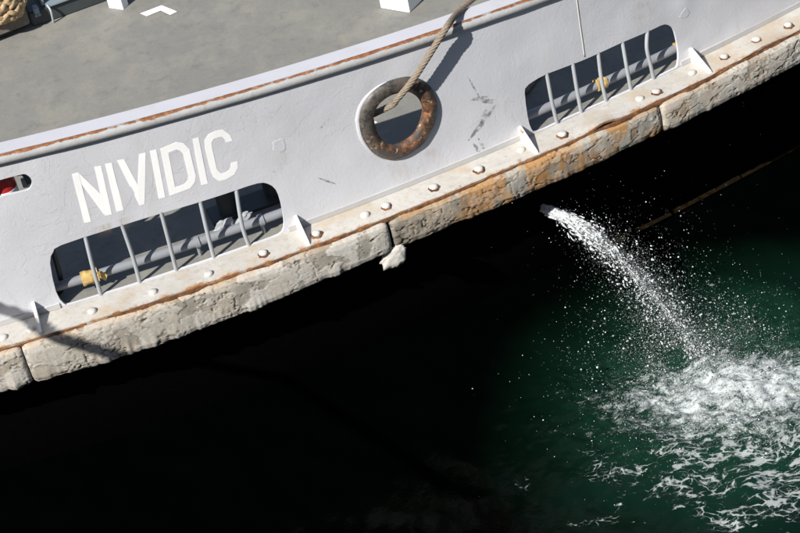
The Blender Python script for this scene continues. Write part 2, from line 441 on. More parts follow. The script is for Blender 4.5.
def water_mat():
    t = NT('harbour_water')
    boil = t.attr('boil').outputs['Fac']; lace = t.attr('lace').outputs['Fac']; air = t.attr('air').outputs['Fac']
    # water body: nearly black, green where bubbles hang in it
    body = t.mix(t.ramp(air, [(.10, 0), (.85, 1)]), (0.0003, 0.0007, 0.0005), (0.0055, 0.0270, 0.0168))
    g = t.coord((1, 1, 1)); wn_ = t.new('ShaderNodeTexNoise'); t.l.new(g, wn_.inputs['Vector']); wn_.inputs['Scale'].default_value = 4; wn_.inputs['Detail'].default_value = 4
    off = t.new('ShaderNodeVectorMath', operation='MULTIPLY_ADD'); t.l.new(wn_.outputs['Color'], off.inputs[0]); off.inputs[1].default_value = (.20, .20, 0); t.l.new(g, off.inputs[2])
    mp = t.new('ShaderNodeMapping'); t.l.new(off.outputs[0], mp.inputs[0]); mp.inputs['Rotation'].default_value = (0, 0, R(20)); mp.inputs['Scale'].default_value = (1, 1.75, 1)
    def fn(scale, detail, rough):
        n = t.new('ShaderNodeTexNoise'); t.l.new(mp.outputs[0], n.inputs['Vector']); n.inputs['Scale'].default_value = scale; n.inputs['Detail'].default_value = detail; n.inputs['Roughness'].default_value = rough; return n.outputs['Fac']
    def over(n, th, w, top):                                # soft threshold: foam where the pattern rises above th
        r = t.new('ShaderNodeMapRange', interpolation_type='SMOOTHSTEP'); t.l.new(t.math('SUBTRACT', n, th), r.inputs[0]); r.inputs[1].default_value = 0; r.inputs[2].default_value = w; r.inputs[4].default_value = top; return r.outputs[0]
    # small-celled lace, gathered into patches
    patch = fn(4.2, 5, .62); lo_n = t.math('MULTIPLY', t.math('SUBTRACT', patch, .5), 2.6)
    amt = t.math('MINIMUM', t.math('MAXIMUM', t.math('SUBTRACT', t.math('ADD', t.math('MULTIPLY', lace, .95), lo_n), .70), 0), .9)
    def edge(scale):
        v = t.new('ShaderNodeTexVoronoi', feature='DISTANCE_TO_EDGE'); t.l.new(mp.outputs[0], v.inputs['Vector']); v.inputs['Scale'].default_value = scale; return v.outputs['Distance']
    jit = t.math('MAXIMUM', t.math('MULTIPLY', t.math('SUBTRACT', fn(22, 5, .7), .36), 6.0), 0)
    l1 = over(t.math('MULTIPLY', t.math('MULTIPLY', amt, .34), jit), edge(15), .09, .60)
    l2 = over(t.math('MULTIPLY', t.math('MULTIPLY', amt, .26), jit), edge(29), .10, .50)
    isl = t.math('MAXIMUM', l1, t.math('MULTIPLY', l2, t.ramp(fn(6, 3, .5), [(.42, 0), (.58, 1)])))
    # a few solid rafts of old foam
    band = t.math('ADD', t.math('MULTIPLY', fn(10, 4, .55), .74), t.math('MULTIPLY', fn(44, 4, .65), .26))
    raft = over(band, t.math('SUBTRACT', .800, t.math('MULTIPLY', lace, .270)), .05, .55)
    isl = t.math('MAXIMUM', isl, raft)
    strg = 0.0
    # specks of froth
    spk = t.math('MULTIPLY', over(t.noise(62, 4, .7), t.math('SUBTRACT', .76, t.math('MULTIPLY', lace, .10)), .05, .6), t.ramp(lace, [(.12, 0), (.4, 1)]))
    # the boil: broken white water
    bn = t.math('ADD', t.math('MULTIPLY', fn(9, 6, .7), .40), t.math('ADD', t.math('MULTIPLY', fn(24, 6, .75), .36), t.math('MULTIPLY', t.noise(110, 4, .7), .24)))
    dense = over(bn, t.math('SUBTRACT', .662, t.math('MULTIPLY', boil, .285)), .17, 1.0)
    foam = t.math('MINIMUM', t.math('MAXIMUM', isl, t.math('MAXIMUM', spk, dense)), 1)
    t.l.new(foam, t.b.inputs['Roughness'])
    c = t.mix(foam, body, (0.50, 0.535, 0.535))
    nb = t.bump(t.noise(24, 5, .6), .20, .012); nb = t.bump(foam, .4, .012, nb)
    ro = t.ramp(foam, [(0, .07), (1, .8)])
    return t.done(c, ro, nb, .07)
wat = link(bpy.data.objects.new('water', me)); me.materials.append(water_mat()); wat['kind'] = 'structure'

# ================================================================== BOAT
boat = empty('workboat', (0, 0, 0)); boat.location = (0.0, 0.2, 0.0)
boat.location = (0, 0, 0)
tag(boat, 'grey steel workboat with white lettered bulwark, barred freeing ports and worn fender belt', 'boat')
XS = np.concatenate([np.arange(-6, -2.6, .2), np.arange(-2.6, 3.0, .03), np.arange(3.0, 7.01, .2)])

# ---- hull side below the belt
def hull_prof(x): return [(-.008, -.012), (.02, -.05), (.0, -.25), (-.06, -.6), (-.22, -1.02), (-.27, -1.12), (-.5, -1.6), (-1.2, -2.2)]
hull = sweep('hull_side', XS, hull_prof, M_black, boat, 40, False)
# rust and weed line at the water's edge
for a, b, hgt in ((1.12, 1.60, .010), (1.601, 2.05, .020), (2.051, 3.4, .012)):
    xs = np.arange(a, b, .02); V = []; F = []
    for i, x in enumerate(xs):
        nz = float(fbm(x * 11, 2.2, 4, .7)) ** 1.5 * 1.7; z1 = -1.079 + .62 * hgt * (.05 + 1.0 * nz); z0 = -1.085
        for n, z in ((-.222, z0), (-.205 + .01 * nz, z0 + .005), (-.205 + .008 * nz, z1), (-.225, z1 + .004)): V.append(hp(x, n, z))
        if i:
            for j in range(3): q = (i - 1) * 4 + j; F.append((q, q + 1, q + 5, q + 4))
    from_py('waterline_growth', V, F, M_growth, hull, True)

# ---- deck
YF = 7.2
bm = bmesh.new(); prev = None
for x in XS[::3]:
    a = bm.verts.new(hp(x, .002, -.006)); nxv = nrm(x); b = bm.verts.new((x, YF, -.006))
    mid = bm.verts.new((x, P(x) + 2.5, -.006))
    if prev: bm.faces.new((prev[0], a, mid, prev[1])); bm.faces.new((prev[1], mid, b, prev[2]))
    prev = (a, mid, b)
deck = from_bm('deck', bm, M_deck, boat)
def flatpoly(name, pts, z, mat, parent):
    bm = bmesh.new(); vs = [bm.verts.new((p.x, p.y, z)) for p in pts]; f = bm.faces.new(vs); bmesh.ops.triangulate(bm, faces=[f]); return from_bm(name, bm, mat, parent, False)
chev = [onz(u, v, 0) for u, v in ((140, 13.2), (161.5, 5), (177, 11.3), (170, 14.7), (160.7, 10.2), (146.5, 16))]
flatpoly('painted_chevron', chev, -.002, M_let, deck)
sh = onz(377.5, 122, 0) - chev[2]
flatpoly('painted_chevron', [p + sh for p in chev], -.002, M_let, deck)
# ---- bulwark plate with its openings (cut flat in x, n, h and then bent to the hull)
PORT_L = [(50, 263), (53, 252), (61, 245), (108, 230), (160, 214), (200, 202), (237, 190), (258, 183.5), (268, 184), (276, 190), (281, 203), (284, 222), (282, 232), (275, 240), (258, 247), (216, 261), (170, 276.5), (141, 286), (103, 299), (73, 307.5), (64, 304), (56, 292)]
PORT_R = [(525, 93), (527, 87), (533, 82), (548, 74), (581, 61.5), (600, 53), (622.5, 42.5), (648, 32), (661.5, 25.7), (667.5, 25), (673.5, 29), (676.5, 37.5), (679, 52.5), (678, 66), (673.5, 73.5), (654, 81.5), (631, 92), (605, 104), (582.5, 115), (557, 126), (537.5, 133.5), (531.5, 129), (528, 117)]
OVAL = [(8, 178), (20, 175), (25, 174.3), (30, 177.5), (32, 183), (30, 188.5), (25, 191), (10, 194.5), (-6, 199), (-13, 199), (-18, 195), (-18, 190), (-13, 185), (-6, 182)]
RING_O = [(360, 118), (363, 104), (372, 91), (386, 81), (408, 76), (425, 82), (436, 95), (439, 112), (434, 131), (424, 146), (410, 155), (394, 161), (378, 155), (366, 140)]
RING_I = [(371, 120), (373, 111), (379, 103), (392, 95), (409, 92), (416, 96), (420, 103), (420, 112), (416, 123), (411, 132), (402, 140), (390, 143.5), (380, 140), (373, 131)]
def wall_poly(pix, hmin=.003, n=0.0):
    out = []
    for u, v in pix:
        x, z = onoff(u, v, n); out.append((x, max(z, hmin)))
    return out
ring_c = [((a[0] + b[0]) / 2, (a[1] + b[1]) / 2) for a, b in zip(RING_O, RING_I)]
port_l, port_r, oval = wall_poly(PORT_L), wall_poly(PORT_R), wall_poly(OVAL)
def smooth_loop(p, n=4):
    q = [Vector((a, b, 0)) for a, b in p]; m = len(q); out = []
    for i in range(m):
        a, b, c, d = q[i - 1], q[i], q[(i + 1) % m], q[(i + 2) % m]
        for k in range(n):
            t = k / n; w = 0.5 * ((2 * b) + (c - a) * t + (2 * a - 5 * b + 4 * c - d) * t * t + (3 * b - 3 * c + d - a) * t ** 3); out.append((w.x, w.y))
    return out
holes = [smooth_loop(port_l, 2), smooth_loop(port_r, 2), smooth_loop(oval, 3), smooth_loop(wall_poly(ring_c), 3)]
xg = np.concatenate([np.arange(-6, -2.6, .2), np.arange(-2.6, 3.0, .035), np.arange(3.0, 7.01, .2)]); ng = 22
bm = bmesh.new(); G = {}
TH = .014
for i, x in enumerate(xg):
    top = float(Hrail(x)) + .044
    for j in range(ng + 1):
        hh = -.02 + (top + .02) * j / ng
        for s in (0, 1): G[i, j, s] = bm.verts.new((x, -TH * s, hh))
for i in range(len(xg) - 1):
    for j in range(ng):
        bm.faces.new((G[i, j, 0], G[i + 1, j, 0], G[i + 1, j + 1, 0], G[i, j + 1, 0]))
        bm.faces.new((G[i, j, 1], G[i, j + 1, 1], G[i + 1, j + 1, 1], G[i + 1, j, 1]))
    for j in (0, ng):
        q = (G[i, j, 0], G[i, j, 1], G[i + 1, j, 1], G[i + 1, j, 0]); bm.faces.new(q)
for i in (0, len(xg) - 1):
    for j in range(ng): bm.faces.new((G[i, j, 0], G[i, j + 1, 0], G[i, j + 1, 1], G[i, j, 1]))
bul = from_bm('bulwark', bm, M_bul, boat, False)
cb = bmesh.new()
for hl in holes:
    lo_ = [cb.verts.new((a, -.1, b)) for a, b in hl]; hi_ = [cb.verts.new((a, .1, b)) for a, b in hl]; m = len(hl)
    cb.faces.new(lo_); cb.faces.new(hi_)
    for i in range(m): cb.faces.new((lo_[i], lo_[(i + 1) % m], hi_[(i + 1) % m], hi_[i]))
cut = from_bm('cutter', cb, None, None, False)
md = bul.modifiers.new('cut', 'BOOLEAN'); md.object = cut; md.operation = 'DIFFERENCE'; md.solver = 'EXACT'
dg = bpy.context.evaluated_depsgraph_get(); dg.update()
nm = bpy.data.meshes.new_from_object(bul.evaluated_get(dg)); bul.modifiers.clear(); old = bul.data; bul.data = nm; bpy.data.meshes.remove(old)
cm = cut.data; bpy.data.objects.remove(cut); bpy.data.meshes.remove(cm)
nm.name = 'bulwark'
xr, _ = onoff(688, 30)
def dent(x, z):
    d = .006 * (fbm(x * 2.3 + 40, z * 2.3, 3) - .5) * 2
    d += .009 * np.exp(-((x - xr - .06 * (z - .3)) / .05) ** 2) * sstep(.15, .5, z)          # vertical swelling by the after port
    d += -.006 * np.exp(-((x - xr + .02) / .18) ** 2)
    return float(d)
for v in nm.vertices:
    x, n, z = v.co; v.co = hp(x, n + dent(x, z), z)
nm.shade_smooth(); nm.set_sharp_from_angle(angle=R(30)); nm.update()
def wpt(u, v, n):                                          # pixel -> point n above the dented plate
    x, z = onoff(u, v, 0); return hp(x, n + dent(x, z), z)

# doubling strip where the plate stands on the flange: butted between the openings
def strip(x0, x1):
    xs = np.linspace(x0, x1, max(3, int((x1 - x0) / .03)))
    return sweep('foot_strip', xs, lambda x: [(-.006, .002), (.0055, .002), (.005, .030), (-.006, .032)], M_foot, bul, 30)
lx = [p[0] for p in port_l]; rx = [p[0] for p in port_r]
for a, b in ((-6, min(lx) - .004), (max(lx) + .004, min(rx) - .004), (max(rx) + .004, 7)): strip(a, b)

# ---- cap plate and rail pipe
sweep('cap_plate', XS, lambda x: [(.004, Hrail(x) + .046), (.004, Hrail(x) + .062), (-.118, Hrail(x) + .062), (-.118, Hrail(x) + .046)], M_cap, boat, 30)
K = 16; V = []; F = []; TOP = []
for i, x in enumerate(XS):
    for j in range(K):
        a = 2 * math.pi * j / K; r_ = .0255 * (1 + .03 * float(vnoise(x * 9, j)))
        V.append(hp(x, .002 + r_ * math.cos(a), Hrail(x) + .046 + r_ * math.sin(a)))
        TOP.append(float(np.exp(-((a - R(78)) / .85) ** 2)))
for i in range(len(XS) - 1):
    for j in range(K): F.append((i * K + j, i * K + (j + 1) % K, (i + 1) * K + (j + 1) % K, (i + 1) * K + j))
rail = from_py('rail_pipe', V, F, M_rail, boat)
at = rail.data.attributes.new('top', 'FLOAT', 'POINT'); at.data.foreach_set('value', np.array(TOP, np.float32))

# ---- painted letters
def letter(polys):
    bm = bmesh.new()
    for poly in polys:
        c = [(60 + a / 4.211, 120 + b / 4.211) for a, b in poly]
        vs = [bm.verts.new(wpt(u, v, .0009)) for u, v in c]
        f = bm.faces.new(vs); 
        r = bmesh.ops.extrude_face_region(bm, geom=[f])
        for v in [g for g in r['geom'] if isinstance(g, bmesh.types.BMVert)]:
            nx, ny = nrm(v.co.x); v.co -= Vector((nx, ny, 0)) * .004
        bmesh.ops.triangulate(bm, faces=[q for q in bm.faces if len(q.verts) > 4])
    return from_bm('painted_letter', bm, M_let, bul, False)
def quads(out, inn): return [[out[i], out[i + 1], inn[i + 1], inn[i]] for i in range(len(out) - 1)]
letter([[(50, 228), (78, 222), (131, 428), (102, 434)], [(78.5, 222), (97, 262), (147, 268) if False else (182, 330), (190, 404), (218, 398)][:0] or [(79, 223), (177, 318), (189, 404), (92, 272)], [(145, 200), (173, 194), (219, 398), (190, 404)]])
letter([[(190, 187), (218, 182), (268, 380), (238, 388)]])
letter([[(240, 172), (270, 166), (328, 275), (333, 144), (361, 138), (357, 355), (335, 362)]])
letter([[(378, 130), (405, 124), (444, 326), (416, 334)]])
Do = [(422, 122), (490, 92), (520, 97), (545, 122), (572, 235), (568, 262), (548, 288), (515, 300), (462, 320), (422, 122)]
Di = [(456, 138), (489, 124), (505, 128), (518, 143), (541, 238), (538, 255), (524, 271), (508, 277), (485, 284), (456, 138)]
letter(quads(Do, Di))
letter([[(558, 80), (583, 73), (623, 268), (595, 275)]])
Co = [(727, 88), (715, 62), (685, 40), (655, 45), (625, 60), (608, 85), (610, 120), (634, 215), (645, 240), (670, 258), (700, 250), (735, 230), (750, 200), (748, 175)]
Ci = [(698, 95), (694, 82), (682, 71), (668, 72), (648, 79), (638, 93), (640, 116), (660, 205), (666, 215), (680, 226), (696, 222), (712, 212), (719, 198), (720, 181)]
letter(quads(Co, Ci))

# ---- bars in the freeing ports
BARS = [[(85.7, 238), (93, 268), (102, 298.5)], [(122, 225.5), (133.5, 259), (140.5, 286)], [(161.5, 213.6), (169.5, 244), (177, 273.5)], [(200.3, 201.6), (207, 231), (214.5, 260.5)], [(236.7, 190), (239.6, 212), (243.6, 231), (250.5, 248.6)],
        [(547, 74.6), (552, 102), (558, 126)], [(573, 64.6), (577, 90), (582, 115.5)], [(598.5, 53.8), (601.5, 80), (607, 104)], [(622.6, 42.5), (626.5, 66), (631.5, 92)], [(648, 32), (646.8, 48), (650.8, 66), (654.5, 81.5)]]
for k, b in enumerate(BARS):
    pts = []
    for i, (u, v) in enumerate(b):
        n = -.008 + (.010 if 0 < i < len(b) - 1 else 0); p = pt(u, v, n)
        pts.append(p)
    pts[0] = pts[0] + Vector((0, .004, .012)); pts[-1] = pts[-1] + Vector((0, 0, -.012))
    tube('port_bar', catmull(pts, 10), .0105, M_bar, bul, 10)

# ---- pipe run inside the bulwark, with clamps and tape
pl = [onoff(u, v, -.07) for u, v in ((75, 281.5), (160, 252), (282.5, 215), (536, 112.5), (678, 47))]
pz = np.polyfit([a for a, b in pl], [b for a, b in pl], 1)
def pipe_z(x): return float(np.polyval(pz, np.clip(x, -3, 3.4)))
pipe = tube('inner_pipe', [hp(x, -.07, pipe_z(x)) for x in XS[::2]], .0235, M_pipe, boat, 14)
def pipe_x(u, v): return onoff(u, v, -.07)[0]
for u, v in ((197, 243), (262, 224)):
    x = pipe_x(u, v)
    tube('pipe_clamp', [hp(x - .012, -.07, pipe_z(x)), hp(x + .012, -.07, pipe_z(x))], .031, M_pipe, pipe, 12)
    tube('pipe_foot', [hp(x, -.07, pipe_z(x) - .02), hp(x, -.07, -.008)], .010, M_pipe, pipe, 8)
rnd = random.Random(5)
def tape(u, v, w, big):
    x = pipe_x(u, v); n = 9
    path = [hp(x + w * (i / (n - 1) - .5), -.07, pipe_z(x)) for i in range(n)]
    wob = {}
    tp = tube('tape_wrap', path, [.029 + .006 * rnd.random() * big for _ in range(n)], M_tape, pipe, 14, wob=lambda i, j: 1 + .42 * (float(vnoise(i * .9 + u, j * 1.1)) - .4))
    if big > .8:
        a = hp(x + w * .45, -.045, pipe_z(x) + .02); bmv = bmesh.new()
        q = [bmv.verts.new(a + Vector(d)) for d in ((-.02, 0, .012), (.028, -.012, .020), (.050, -.020, -.006), (.034, -.012, -.045), (.008, -.01, -.018))]
        bmv.faces.new(q); r = bmesh.ops.solidify(bmv, geom=bmv.faces[:], thickness=.003)
        from_bm('tape_flap', bmv, M_tape, pipe, False)
tape(90, 277, .085, 1.0); tape(600.5, 82, .055, .7); tape(679, 46.5, .05, .5)

# ---- mooring chock ring
cl = catmull([pt(u, v, .0) for u, v in ring_c + ring_c[:1]], 5)[:-1]
cen = sum(cl, Vector()) / len(cl)
rk = 18
n = len(cl); V, F = tube_vf(cl, .0415, rk, True, False, wob=lambda i, j: 1 + .07 * (float(vnoise(i * .33, j * .5)) - .5))
V = [v + Vector((nrm(v.x)[0], nrm(v.x)[1], 0)) * (-.30 * ((v - cl[i // rk]).dot(Vector((nrm(v.x)[0], nrm(v.x)[1], 0))))) for i, v in enumerate(V)]
ring = from_py('mooring_chock', V, F, M_ring, boat)
worn = []
for i, v in enumerate(ring.data.vertices):
    c = cl[i // rk]; d = v.co - c; rad = (c - cen).normalized()
    inner = max(0, -d.normalized().dot(rad)); right = (c - cen).x / .18; outw = max(0, -d.normalized().y)
    worn.append(.50 * inner + .34 * max(0, right) * (.4 + outw) + .12 * max(0, -(c - cen).z / .15) * outw + .02)
at = ring.data.attributes.new('worn', 'FLOAT', 'POINT'); at.data.foreach_set('value', np.array(worn, np.float32))
cl2 = [cen + (p - cen) * 1.13 + Vector((-.016, -.004, .004)) for p in cl]
cl2 = [p + Vector((-nrm(p.x)[0], -nrm(p.x)[1], 0)) * .008 for p in cl2]
V, F = tube_vf(cl2, .017, 10, True, False); from_py('weld_collar', V, F, M_cap, ring)

# ---- welded scars and seams on the plate
def scar(u, v, r):
    V = []; F = []; n1 = 22; x0, z0 = onoff(u, v)
    for i in range(n1):
        a = 2 * math.pi * i / n1; w = 1 + .7 * (float(vnoise(i * .8 + u, 3)) - .5)
        for q, hh in ((.55, .0004), (.78, .0014), (1.0, .0010), (1.35, -.0015)):
            x = x0 + r * q * w * math.cos(a); z = z0 + r * q * w * math.sin(a) * 1.1; V.append(hp(x, hh + dent(x, z), z))
    for i in range(n1):
        for j in range(3): F.append((i * 4 + j, i * 4 + j + 1, ((i + 1) % n1) * 4 + j + 1, ((i + 1) % n1) * 4 + j))
    c = len(V); V.append(hp(x0, .003 + dent(x0, z0), z0))
    for i in range(n1): F.append((i * 4, ((i + 1) % n1) * 4, c))
    from_py('weld_scar', V, F, M_bul, bul)
scar(280, 145.5, .030); scar(685, 14, .024)
V, F = tube_vf([wpt(577 - 1.2 + 9 * i / 20., -6 + 63 * i / 20., -.001) for i in range(21)], .0042, 6); from_py('weld_seam', V, F, M_white, bul)
V, F = tube_vf([wpt(70 + 205 * i / 60. , 236 - 62 * i / 60. + (1.2 * float(vnoise(i * .5, 9)) - .6) - 2.5, -.0035) for i in range(61)], .0042, 6); from_py('paint_ridge', V, F, M_bul, bul)
# scuffs: thin smears of dark rubber on the paint
for a, b, w in (((467, 76), (480, 99), 1.2), ((479, 101), (498, 101), 2.6), ((496, 104), (468, 141), 2.5), ((473, 143), (481, 155), 2.2), ((478, 138), (486, 152), 1.8), ((470, 100), (488, 96), 2.0), ((487, 108), (480, 124), 3.0), ((318, 178), (336, 184), 1.2), ((330, 118), (318, 131), 1.0)):
    A = Vector((*a, 0)); B = Vector((*b, 0)); d = (B - A).normalized(); pn = Vector((-d.y, d.x, 0)); V = []; F = []
    for i in range(9):
        c = A.lerp(B, i / 8); ww = w * math.sin(math.pi * (i + .5) / 9) * .9
        for s in (-1, 1): q = c + pn * ww * s; V.append(wpt(q.x, q.y, .0016))
        if i: F.append((2 * i - 2, 2 * i - 1, 2 * i + 1, 2 * i))
    from_py('scuff_mark', V, F, M_scuff, bul, False)
# rust weeping below chock and fittings
def stain(u, v, wpx, lpx):
    V = []; F = []; FD = []
    for j in range(8):
        for i in range(5):
            uu = u + (i / 4 - .5) * wpx + j / 7 * lpx * .22; vv = v + j / 7 * lpx - (i / 4 - .5) * wpx * .35; V.append(wpt(uu, vv, .0012)); FD.append(math.sin(math.pi * i / 4) * (1 - (j / 7)) * min(1, j * .6 + .3))
    for j in range(7):
        for i in range(4): q = j * 5 + i; F.append((q, q + 1, q + 6, q + 5))
    o = from_py('rust_stain', V, F, M_stain, bul, False); at = o.data.attributes.new('fade', 'FLOAT', 'POINT'); at.data.foreach_set('value', np.array(FD, np.float32))
stain(424, 150, 34, 34); stain(398, 160, 26, 26); stain(280, 150, 16, 30); stain(640, 2, 30, 30); stain(110, 222, 60, 14)

# ---- flange plate on top of the belt
xf = np.concatenate([np.arange(-6, -2.6, .2), np.arange(-2.6, 3.0, .02), np.arange(3.0, 7.01, .2)])
V = []; F = []; E_ = []
cols = (.001, .03, .07, .10, .13, .15, .165, .178)
xlift, _ = onoff(603, 119, .17)
xl2, _ = onoff(765, 42, .17)
for x in xf:
    for j, n in enumerate(cols):
        w = n / .178
        z = .0 + .004 * w * (float(fbm(x * 5, 3, 3)) - .5) * 2 + .022 * w ** 3 * math.exp(-((x - xlift) / .07) ** 2) + .014 * w ** 3 * math.exp(-((x - xl2) / .14) ** 2)
        nn = n + (.007 * (float(fbm(x * 9, 8, 4)) - .5) * 2 if j == len(cols) - 1 else 0)
        V.append(hp(x, nn, z)); E_.append(max(0, (n - .06) / .118) ** 2.2)
    V.append(hp(x, .176 + .0, z - .014)); E_.append(1.2)
m = len(cols) + 1
for i in range(len(xf) - 1):
    for j in range(m - 1): a = i * m + j; F.append((a, a + 1, a + 1 + m, a + m))
flange = from_py('belt_flange', V, F, M_flange, boat, True, 40)
at = flange.data.attributes.new('edge', 'FLOAT', 'POINT'); at.data.foreach_set('value', np.array(E_, np.float32))

# rusty gap between flange and belt
xs_v = np.arange(-2.7, 3.1, .015)
V = []; F = []
for i, x in enumerate(xs_v):
    w = float(fbm(x * 7, 31, 4)); 
    for n, z in ((.170, -.016), (.172, -.008), (.179 + .030 * max(-.12, w - .52), -.008 + .004 * w), (.180 + .030 * max(-.12, w - .52), -.026)): V.append(hp(x, n, z))
    if i:
        for j in range(3): q = (i - 1) * 4 + j; F.append((q, q + 1, q + 5, q + 4))
from_py('rust_lip', V, F, M_rust, flange, True)

# bolt heads
BOLTS = [(3, 337.5, 0), (31, 329, 0), (92, 311, 0), (153, 292, 0), (208.5, 273.6, 0), (263, 253, 1), (316, 233.5, 1), (365, 214.8, 0), (386, 206, 1), (433.5, 187, 1), (478.5, 169, 1), (521, 150, 0), (562, 134, 1), (639.8, 98.5, 0), (656, 91.2, 1), (692, 72.7, 0), (724, 56.5, 1), (756, 39.5, 1), (788, 25, 1)]
bm = bmesh.new(); rings = []
for r_, z_ in ((.0235, -.004), (.0232, .002), (.0200, .0075), (.0125, .0105)):
    rings.append([bm.verts.new((r_ * math.cos(a * math.pi / 7), r_ * math.sin(a * math.pi / 7), z_)) for a in range(14)])
for a, b in zip(rings[:-1], rings[1:]):
    for i in range(14): bm.faces.new((a[i], a[(i + 1) % 14], b[(i + 1) % 14], b[i]))
bm.faces.new(rings[-1])
bolt0 = from_bm('bolt_head', bm, M_white, flange, True, 50); bme = bolt0.data
bm = bmesh.new(); rg = []
for r_, z_ in ((.025, .005), (.031, .004), (.037, .0005), (.039, -.003)):
    rg.append([bm.verts.new((r_ * (1 + .14 * math.sin(a * 1.7 + r_ * 90)) * math.cos(a * math.pi / 9), r_ * (1 + .14 * math.cos(a * 2.3)) * math.sin(a * math.pi / 9), z_)) for a in range(18)])
for a, b in zip(rg[:-1], rg[1:]):
    for i in range(18): bm.faces.new((a[i], a[(i + 1) % 18], b[(i + 1) % 18], b[i]))
washer0 = from_bm('rust_ring', bm, M_rust, None); wme = washer0.data
bpy.data.objects.remove(washer0)
bolt0.location = onz(BOLTS[0][0], BOLTS[0][1], .004)
br = random.Random(2)
for k, (u, v, r_) in enumerate(BOLTS):
    if k:
        b = bpy.data.objects.new('bolt_head', bme); link(b, flange); b.location = onz(u, v, .004)
        b.rotation_euler = (br.uniform(-.1, .1), br.uniform(-.1, .1), br.uniform(0, 6)); s = br.uniform(.92, 1.08); b.scale = (s, s, br.uniform(.9, 1.25))
    if r_:
        w = bpy.data.objects.new('rust_ring', wme); link(w, flange); w.location = onz(u + .8, v + 1.2, .001); w.rotation_euler.z = br.uniform(0, 6); s = br.uniform(.72, .9); w.scale = (s, s, 1)

# gusset brackets between plate and flange
for (u0, v0), (u1, v1) in (((33, 303), (48, 332)), ((296, 218), (310, 243)), ((520.5, 129), (536, 153)), ((691.5, 51), (705, 75)), ((-190, 368), (-176, 396)), ((880, -32), (893, -9))):
    xw, zw = onoff(u0, v0, .008); zw = max(.08, min(zw, .16))
    x0 = onz(u1, v1, .0).x; x0 = xw if abs(u1) > 1000 else (xw + .0)
    V = []; 
    for s in (-.0075, .0075):
        for nn, z in ((-.004, zw), (.006, zw + .004), (.162, .012), (.168, .0), (-.004, 0.0)): V.append(hp(x0 + s, nn, z))
    F = [(0, 1, 2, 3, 4), (9, 8, 7, 6, 5)] + [(i, (i + 1) % 5, (i + 1) % 5 + 5, i + 5) for i in range(5)]
    g = from_py('gusset', V, F, M_wrust, flange, False)

